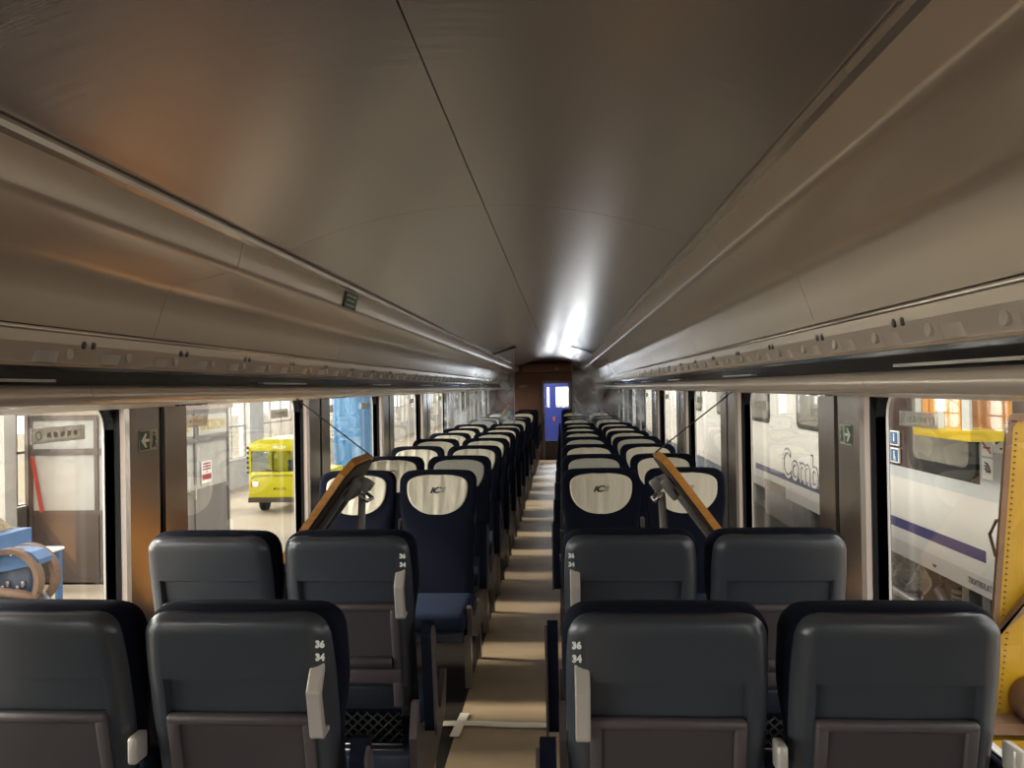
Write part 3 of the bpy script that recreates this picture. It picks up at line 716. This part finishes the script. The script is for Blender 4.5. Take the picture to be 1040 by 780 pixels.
pane_wall('x', [(.03, 1.1), (1.1, 2.25), (2.25, 3.6)], 0, True)
box('floor_slab', -3.1, 0, 0, BL, 0, .03, 'booth', bt)
b1 = box('sign_board', .006, .016, 2.35, 3.50, 2.06, 2.42, 'banner_white', bt)
text('sign_lettering', 'NACISKOW', .26, 'banner_yellow', b1, T_from_posX(.020, 2.93, 2.23), xs=.72, bold=.006)
b1 = box('sign_board', .006, .016, 1.20, 2.15, 2.06, 2.42, 'banner_white', bt)
text('sign_lettering', 'OWE', .26, 'banner_yellow', b1, T_from_posX(.020, 1.72, 2.23), xs=.9, bold=.006)
b1 = box('red_notice', .006, .012, 2.45, 2.85, 1.18, 1.58, 'paper', bt)
mb = MB()
for k in range(3): mb.box(.012, .014, 2.49, 2.81, 1.42 + .05 * k, 1.445 + .05 * k)
mb.box(.012, .014, 2.47, 2.83, 1.24, 1.34); mb.box(.012, .014, 2.64, 2.66, 1.36, 1.56); mb.build('notice_print', 'red', b1)
box('door_handle', .02, .06, 2.12, 2.15, .95, 1.2, 'chrome', bt)
rs = MB().obox((-1.32, -.03, 1.5), (.05, .02, .85), Matrix.Rotation(R(-10), 3, 'Y')).build('red_strip', 'red', bt); 
# white column beside the booth
wc = thing('hall_column', 'bright white column at the left edge of the left window', 'column', (-8.05, 10.6, GZ))
box('shaft', -.14, .10, -.12, .12, 0, 6, 'hall_white', wc); box('base', -.20, .16, -.18, .18, 0, .15, 'hall_white', wc)
rc_ = thing('red_cabinet', 'red and grey cabinet sliver at far left of the left window', 'cabinet', (-8.55, 10.6, GZ))
box('upper_body', -.2, .2, -.2, .2, 1.9, 3.6, 'red', rc_); box('lower_body', -.2, .2, -.2, .2, 0, 1.9, 'booth', rc_)

# winch machine on a blue stand, seen through the near left window
wm = thing('cable_winch', 'blue winch with rusty drum rims standing before the brown booth', 'machine', (-4.80, 6.5, GZ + .33)); wm.scale = (.78, .78, .78)
def rim(y, r, nm='drum_rim'):
    return MB().ring((-.02, y, 1.13), 'y', r - .055, r, .11, 40).build(nm, 'rust', wm)
rim(-.12, .36); rim(.16, .36)
mb = MB(); mb.prism([(-.30, 1.33), (-.22, 1.40), (-.10, 1.47), (.05, 1.48), (.20, 1.44), (.29, 1.36), (.29, 1.30), (.10, 1.27), (-.10, 1.23), (-.30, 1.21)], 'y', -.10, .14); hd = mb.build('hood', 'machine_blue', wm)
for q in ((-.18, 1.33), (-.02, 1.42), (.18, 1.38)): MB().disc((q[0], -.105, q[1]), 'y', .015, .015, .02, 8).build('bolt', 'chrome', hd)
box('gear_box', -.30, .12, .0, .12, .80, 1.28, 'machine_dark', wm, .02)
mb = MB()
for i in range(6): mb.box(-.27 + .06 * i, -.235 + .06 * i, -.03, .0, .95 + .04 * (i % 3), 1.0 + .05 * (i % 3), .004)
mb.build('gear_teeth', 'grey_metal', wm)
MB().tube([(-.36, -.16, .93), (-.1, -.18, 1.02), (.15, -.18, .99), (.30, -.14, .93)], .05, 10).build('hose', 'rust', wm)
MB().tube([(-.36, -.2, .80), (-.1, -.22, .84), (.2, -.2, .80), (.34, -.16, .78)], .06, 10).build('hose', 'rust', wm)
for x in (-.22, .06, .16): MB().disc((x, -.25, .88), 'y', .05, .05, .06, 14).build('pulley', 'grey_metal', wm)
MB().tube([(.28, -.05, 1.0), (.62, -.1, .62)], .025, 8).build('strut', 'grey_metal', wm)
box('body', -.5, .35, -.2, .3, .0, .74, 'machine_dark', wm, .02)
for x in (-.45, .30):
    for y in (-.15, .25): box('stand_leg', x - .05, x + .05, y - .05, y + .05, -.46, 0, 'machine_blue', wm)
MB().prism([(.22, .96), (.55, .60), (.22, .60)], 'y', -.1, .1).build('side_plate', 'machine_dark', wm)
wb = thing('blue_workbench', 'blue steel workbench behind the winch with straw on top', 'bench', (-6.02, 7.6, GZ))
for x in (-.55, .62):
    for y in (-.3, .3): box('leg', x - .025, x + .025, y - .025, y + .025, 0, 1.17, 'machine_blue', wb)
box('bench_top', -.6, .66, -.34, .34, 1.17, 1.195, 'paper', wb); box('shelf', -.6, .66, -.34, .34, .45, .49, 'machine_blue', wb)
cb = thing('blue_cabinet', 'small blue crate with a louvred side standing on the workbench', 'crate', (-5.84, 7.6, -.004))
box('body', -.40, .18, -.25, .25, 0, .22, 'machine_blue', cb); mb = MB()
for k in range(5): mb.box(-.3, .12, -.262, -.25, .03 + .034 * k, .05 + .034 * k)
mb.build('louvre', 'grey_metal', cb)
sw = MB(); rnd = random.Random(4)
def swp(u, v): return (-6.08 + .24 * u, 7.6 + .24 * v, .217 + (.30 + .05 * rnd.random()) * (1 - u * u) * (1 - v * v) + .008 * rnd.random())
sw.grid(swp, [-1 + k / 6 for k in range(13)], [-1 + k / 5 for k in range(11)]); st = sw.build('straw_heap', 'straw'); tag(st, 'heap of pale packing straw on the blue crate', 'straw'); st['kind'] = 'stuff'
ps = MB().obox((-.28, -.35, 1.50), (.40, .012, .30), Matrix.Rotation(R(38), 3, 'Y') @ Matrix.Rotation(R(20), 3, 'X')).build('notice_sheet', 'paper', wm)
MB().tube([(-.28, -.33, 1.48), (-.28, .02, 1.15)], .015, 6).build('sheet_rod', 'grey_metal', wm)

# yellow utility truck
yt = thing('utility_truck', 'bright yellow electric utility truck with flat face standing in the workshop', 'truck', (-6.54, 17.4, GZ))
YW = .74
cabp = [(-.66, .34), (YW, .34), (YW, 1.52), (.66, 1.68), (.40, 1.74), (-.40, 1.74), (-.62, 1.68), (-.70, 1.52), (-YW, .34)]
box('front_lower', -YW, YW, 0, .08, .36, .96, 'yellow_paint', yt, .02)
box('front_header', -YW + .02, YW - .02, .0, .1, 1.44, 1.64, 'yellow_paint', yt, .02)
MB().prism([(-YW + .02, 1.62), (-.45, 1.72), (.45, 1.72), (YW - .02, 1.62)], 'y', .0, 1.6).build('roof', 'yellow_paint', yt)
for s in (-1, 1):
    box('windscreen_pillar', s * YW, s * (YW - .06), 0, .1, .94, 1.5, 'yellow_paint', yt)
    box('side_panel', s * YW, s * (YW - .03), .08, 1.4, .36, .92, 'yellow_paint', yt)
    box('rear_pillar', s * YW, s * (YW - .08), 1.25, 1.4, .9, 1.66, 'yellow_paint', yt)
    h = box('headlight', s * .57 - .07, s * .57 + .07, -.025, .01, .62, .74, 'lamp_white', yt, .012)
    box('indicator', s * .66 - .02, s * .66 + .02, -.028, .01, .62, .74, 'orange', h)
    w = thing_wheel = MB().tube([(s * .50, .55, .20), (s * (.50 + .14), .55, .20)], .20, 18).build('wheel', 'tyre', yt)
    MB().disc((s * .645, .55, .20), 'x', .09, .09, .01, 16).build('hub', 'grey_metal', w)
for s in (-1, 1): MB().tube([(s * .50, 2.0, .20), (s * .64, 2.0, .20)], .20, 18).build('wheel', 'tyre', yt)
box('rear_wall_low', -YW + .05, YW - .05, 1.30, 1.38, .36, 1.20, 'yellow_paint', yt)
for x0, x1 in ((-.69, -.12), (.60, .69)): box('rear_wall_side', x0, x1, 1.30, 1.38, 1.2, 1.62, 'yellow_paint', yt)
mb = MB(); mb.box(.22, .24, 1.30, 1.34, 1.2, 1.62); mb.box(-.12, .6, 1.30, 1.34, 1.38, 1.40); mb.build('rear_window_bar', 'tyre', yt)
box('windscreen', -YW + .06, YW - .06, .03, .038, .94, 1.46, 'bus_glass', yt)
box('seat', -.10, .55, .75, 1.15, .9, 1.17, 'machine_dark', yt, .05)
box('bumper', -YW, YW, -.03, .12, .26, .37, 'booth', yt)
box('load_bed', -YW, YW, 1.4, 2.6, .36, .85, 'yellow_paint', yt)
MB().tube([(-YW + .06, -.01, .80), (-.62, -.012, .86), (-.5, -.014, .88), (.5, -.014, .88), (.62, -.012, .86)], .008, 6).build('crease', 'booth', yt)
MB().tube([(-.45, -.01, 1.06), (.02, -.012, .96)], .008, 6).build('wiper', 'tyre', yt)
text('truck_name', 'MELEX', .085, 'white_print', yt, T_from_negY(.0, -.005, 1.53), bold=.003, spacing=1.3)
text('truck_name', 'MELEX', .075, 'tyre', yt, T_from_negY(.0, -.005, .57), bold=.001, spacing=1.5)
mb = MB()
for k in range(6): mb.obox((-YW - .005, -.005, .95 + .115 * k), (.05, .02, .05), Matrix.Rotation(R(40), 3, 'Y'))
mb.build('warning_stripe', 'tyre', yt)
MB().disc((.62, .4, 1.78), 'z', .05, .05, .10, 12).build('beacon', 'orange', yt)
# blue tarpaulin
tb = MB(); rnd = random.Random(9)
def tpf(a, v):
    r = .62 * (1 + .06 * math.sin(5 * a + v * 3) + .03 * math.sin(11 * a + v * 7)) * (1 - .25 * max(0, v - .75) * 3)
    return (math.copysign(abs(math.cos(a)) ** .5, math.cos(a)) * r * .95, math.copysign(abs(math.sin(a)) ** .5, math.sin(a)) * r * 1.5, 3.6 * v)
tb.grid(tpf, [2 * math.pi * k / 48 for k in range(49)], [k / 14 for k in range(15)])
tb.grid(lambda u, v: (u * .5, v * .7, 3.58 + .05 * math.sin(4 * u + 3 * v)), [-1, -.5, 0, .5, 1], [-1, -.5, 0, .5, 1])
o = tb.build('tarpaulin_bundle', 'tarp'); o.location = (-6.45, 24.0, GZ); tag(o, 'tall bundle wrapped in bright blue tarpaulin beyond the third left window', 'tarpaulin')

# ------------------------------------------------------------------ neighbouring train on the right
nt_ = thing('neighbour_train', 'white and grey railway coach with blue stripe parked beyond the right windows', 'train', (3.5, 0, 0))
TY0, TY1 = 4.0, 60.0
def tp_(nm, z0, z1, y0, y1, m_, d=0.0, par=nt_): return box(nm, -d, .10, y0, y1, z0, z1, m_, par)
tp_('skirt', -.19, -.035, TY0, TY1, 'train_skirt')
tp_('side_panel', -.035, .62, TY0, TY1, 'train_white')
tp_('upper_panel', .62, .735, TY0, 9.6, 'train_grey'); tp_('upper_panel', .735, 1.75, TY0, 6.70, 'train_grey')
tp_('upper_panel', .62, 1.75, 9.6, TY1, 'train_white'); tp_('cant_rail', 1.75, 2.2, TY0, TY1, 'train_grey')  # far upper side kept white: washed-out glass reflection put into the colour
MB().sheet([(0.0, 2.2), (.25, 2.55), (.8, 2.75), (1.4, 2.8), (2.0, 2.75), (2.6, 2.5), (2.8, 2.1), (2.8, -.19)], TY0, TY1, thick=.03).build('roof', 'train_grey', nt_)
box('end_panel', 0.02, 2.78, TY0, TY0 + .05, -.19, 2.6, 'train_grey', nt_)
tp_('window_band', .735, 1.75, 6.70, 9.6, 'train_dark', -.01)
def rr(y0, y1, z0, z1, r, x0, x1, m_, nm, par, n=5):
    P = []
    for (cy, cz, a0) in ((y1 - r, z1 - r, 0), (y0 + r, z1 - r, 90), (y0 + r, z0 + r, 180), (y1 - r, z0 + r, 270)):
        for k in range(n + 1): P.append((cy + r * math.cos(R(a0 + 90 * k / n)), cz + r * math.sin(R(a0 + 90 * k / n))))
    return MB().prism(P, 'x', x0, x1).build(nm, m_, par)
wf = rr(6.74, 8.0, .76, 1.70, .14, -.012, .02, 'black', 'window_frame', nt_); rr(6.84, 7.9, .86, 1.62, .10, -.016, .0, 'train_pane', 'window_glass', wf)
for y0 in (10.5, 13.2, 16.4, 19.5, 22.5): 
    wf = rr(y0, y0 + 1.2, .95, 1.75, .12, -.012, .02, 'black', 'window_frame', nt_); rr(y0 + .07, y0 + 1.13, 1.02, 1.68, .09, -.016, .0, 'train_pane', 'window_glass', wf)
box('blue_stripe', -.003, .0, 6.63, 14.2, .095, .195, 'train_blue', nt_)
text('coach_lettering', 'TBO/TBS/LAT', .075, 'ink', nt_, T_from_negX(-.002, 6.735, -.11), xs=.78, spacing=1.08)
text('coach_number', 'S-11', .085, 'ink_grey', nt_, T_from_negX(-.002, 6.43, 1.20))
box('blue_label', -.004, 0, 6.36, 6.52, 1.26, 1.32, 'train_blue', nt_)
MB().prism([(7.47, -.12), (7.57, -.12), (7.52, -.15)], 'x', -.004, -.001).build('lift_mark', 'ink', nt_)
def stick(y0, y1, z0, z1, kind):
    p = box('pictogram_sticker', -.018 if kind in 'pw' else -.005, 0, y0, y1, z0, z1, 'paper' if kind not in 'pw' else 'paper', nt_)
    x = -.020 if kind in 'pw' else -.007; cy, cz = (y0 + y1) / 2, (z0 + z1) / 2
    mb = MB()
    if kind == 'n': mb.obox((x, cy, cz), (.003, .15, .016), Matrix.Rotation(R(35), 3, 'X')); mb.obox((x, cy, cz), (.003, .10, .018), Matrix.Rotation(R(0), 3, 'X')); mb.build('pictogram', 'red', p)
    elif kind == 'c': mb.obox((x, cy, cz + .01), (.003, .10, .035), Matrix.Rotation(R(-25), 3, 'X')); mb.box(x, x + .002, cy - .05, cy - .02, cz - .06, cz - .045); mb.build('pictogram', 'ink', p)
    elif kind == 'f':
        for r_ in (.03, .055, .08):
            pts = [(x, cy + .03 - r_ * math.cos(R(a)), cz - .03 + r_ * math.sin(R(a))) for a in range(0, 91, 15)]
            mb.tube(pts, .006, 6)
        mb.build('pictogram', 'ink', p)
    else:
        mb.box(x, x + .002, y0 + .012, y1 - .012, z0 + .012, z1 - .012); q = mb.build('blue_field', 'machine_blue', p)
        mb = MB(); mb.disc((x - .001, cy, cz + .035), 'x', .013, .013, .002, 10); mb.box(x - .002, x, cy - .012, cy + .012, cz - .035, cz + .018)
        if kind == 'w': mb.ring((x - .001, cy - .01, cz - .03), 'x', .018, .025, .002, 16)
        mb.build('pictogram', 'white_print', p)
stick(6.50, 6.66, .99, 1.13, 'n'); stick(6.33, 6.48, 1.03, 1.21, 'c'); stick(6.50, 6.66, .80, .97, 'f')
stick(8.22, 8.42, .95, 1.10, 'p'); stick(8.22, 8.42, .77, .92, 'w')
lt = text('graffiti_lettering', 'Combo', .66, 'machine_dark', nt_, T_from_negX(-.003, 11.45, .34) , xs=1.05, bold=.018, extrude=.001)
text('graffiti_fill', 'Combo', .66, 'train_white', nt_, T_from_negX(-.006, 11.45, .34), xs=1.05, bold=-.006, extrude=.001)
box('recess_box', -.005, .0, 12.4, 13.6, -.20, -.02, 'train_dark', nt_)
# underframe gear
gr = MB()
uf = box('underframe', .35, 2.4, TY0 + .5, TY1, -.75, -.19, 'machine_dark', nt_)
for y0, y1, z0, m_ in ((8.9, 10.6, -.55, 'train_skirt'), (11.2, 13.6, -.62, 'gear_grey'), (14.5, 17, -.55, 'train_skirt')): box('equipment_box', .0, .8, y0, y1, z0, -.19, m_, nt_, .02)
for y in (6.35, 6.62, 6.95): box('bracket', .02, .14, y, y + .12, -.75, -.19, 'gear_grey', nt_)
MB().tube([(.05, 6.9, -.62), (.05, 8.6, -.62)], .055, 12).build('pipe', 'chrome', nt_)
MB().tube([(.12, 7.6, -.22), (.12, 7.7, -.40), (.12, 7.4, -.62)], .05, 10).build('hose', 'gear_grey', nt_)
for k in range(4): MB().ring((.14, 7.25, -.30 - .05 * k), 'z', .06, .11, .03, 20).build('spring_coil', 'gear_grey', nt_)
mb = MB(); rnd = random.Random(2)
mb.grid(lambda u, v: (.10 + .05 * math.sin(7 * u + 5 * v) + .03 * rnd.random(), 8.35 + .42 * u, -.52 + .30 * v), [-1 + k / 7 for k in range(15)], [-1 + k / 6 for k in range(13)]); mb.build('foil_wrap', 'foil', nt_)
MB().tube([(-.02, 6.28, .52), (-.07, 6.34, .50), (-.09, 6.40, .38), (-.07, 6.36, .22), (-.02, 6.28, .16)], .014, 8).build('door_grip', 'black', nt_)
box('bogie_frame', .2, 2.4, 6.6, 9.4, -1.05, -.8, 'gear_grey', nt_)
for y in (7.0, 9.0):
    MB().disc((.45, y, -.75), 'x', .44, .44, .12, 28).build('wheel', 'gear_grey', nt_)

# made-up hanging tray; its yellow and orange stand in for a glass reflection
gt = thing('reflection_stand_in', 'made-up yellow and orange platform standing in for a reflection in near right window', 'platform', (3.05, 0, 0))
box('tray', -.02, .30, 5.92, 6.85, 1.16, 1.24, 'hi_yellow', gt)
for k in range(7): box('reflection_slat', -.01, .01, 5.95 + .128 * k, 6.06 + .128 * k, 1.24, 1.75, 'wood' if k % 3 else 'banner_white', gt)
box('reflection_board', .27, .30, 5.95, 6.83, 1.24, 1.75, 'wood', gt)
for y in (6.25, 6.45): MB().tube([(.14, y, 1.2), (.14, y, 6.0)], .02, 8).build('added_rod', 'jack_brown', gt)
box('added_beam', -11.8, 5.0, 6.15, 6.55, 6.0, 6.3, 'hi_yellow', gt)  # overhead steel and posts added only to carry the stand-in tray
for x in (-11.7, 4.8): box('added_post', x - .12, x + .12, 6.2, 6.5, GZ, 6.0, 'hi_yellow', gt)

# yellow lifting jack close to the window
jk = thing('lifting_jack', 'tall yellow steel lifting jack column at the right edge', 'jack', (0, 3.0, 0))
pts = [(1.50, GZ), (1.50, -.1), (1.60, .68), (1.668, 1.44), (1.685, 1.465), (2.25, 1.49), (2.25, GZ)]
MB().prism(pts, 'y', .0, .010).build('front_plate', 'jack_yellow', jk)
e = [(p[0], p[1]) for p in pts[:5]]
vs = []; 
mb = MB()
for i in range(4):
    (xa, za), (xb, zb) = e[i], e[i + 1]
    mb.prism([(xa - .002, za), (xb - .002, zb), (xb + .020, zb), (xa + .020, za)], 'y', -.006, .010)
mb.prism([(1.668, 1.46), (1.69, 1.49), (2.25, 1.515), (2.25, 1.485)], 'y', -.006, .010)
mb.build('edge_flange', 'jack_brown', jk)
mb = MB(); z = -.1
while z < 1.42:
    xx = 1.52 + .10 * (z + .1) / .78 if z < .68 else 1.60 + .068 * (z - .68) / .76
    mb.disc((xx + .036, -.003, z), 'y', .003, .003, .008, 8); z += .022
mb.build('rivet_line', 'jack_brown', jk)['kind'] = 'stuff'
box('cross_beam', 1.50, 2.3, -.10, -.01, .26, .31, 'jack_yellow', jk); box('cross_beam', 1.50, 2.3, -.10, -.01, .33, .37, 'jack_brown', jk); box('cross_beam', 1.50, 2.3, -.12, -.01, .17, .22, 'jack_brown', jk)
rl = MB().tube([(1.735, -.20, .43), (1.735, -.01, .43)], .085, 28).build('roller', 'jack_brown', jk)
MB().ring((1.735, -.203, .43), 'y', .045, .055, .006, 28).build('roller_rim', 'jack_yellow', rl); MB().disc((1.735, -.204, .43), 'y', .03, .03, .006, 20).build('roller_hub', 'jack_yellow', rl)
MB().prism([(1.52, .60), (1.56, .62), (1.78, .90), (1.78, .84)], 'y', -.05, -.005).build('diagonal_rib', 'jack_brown', jk)
box('base_plate', 1.4, 2.4, -.5, .5, GZ, GZ + .06, 'jack_yellow', jk)
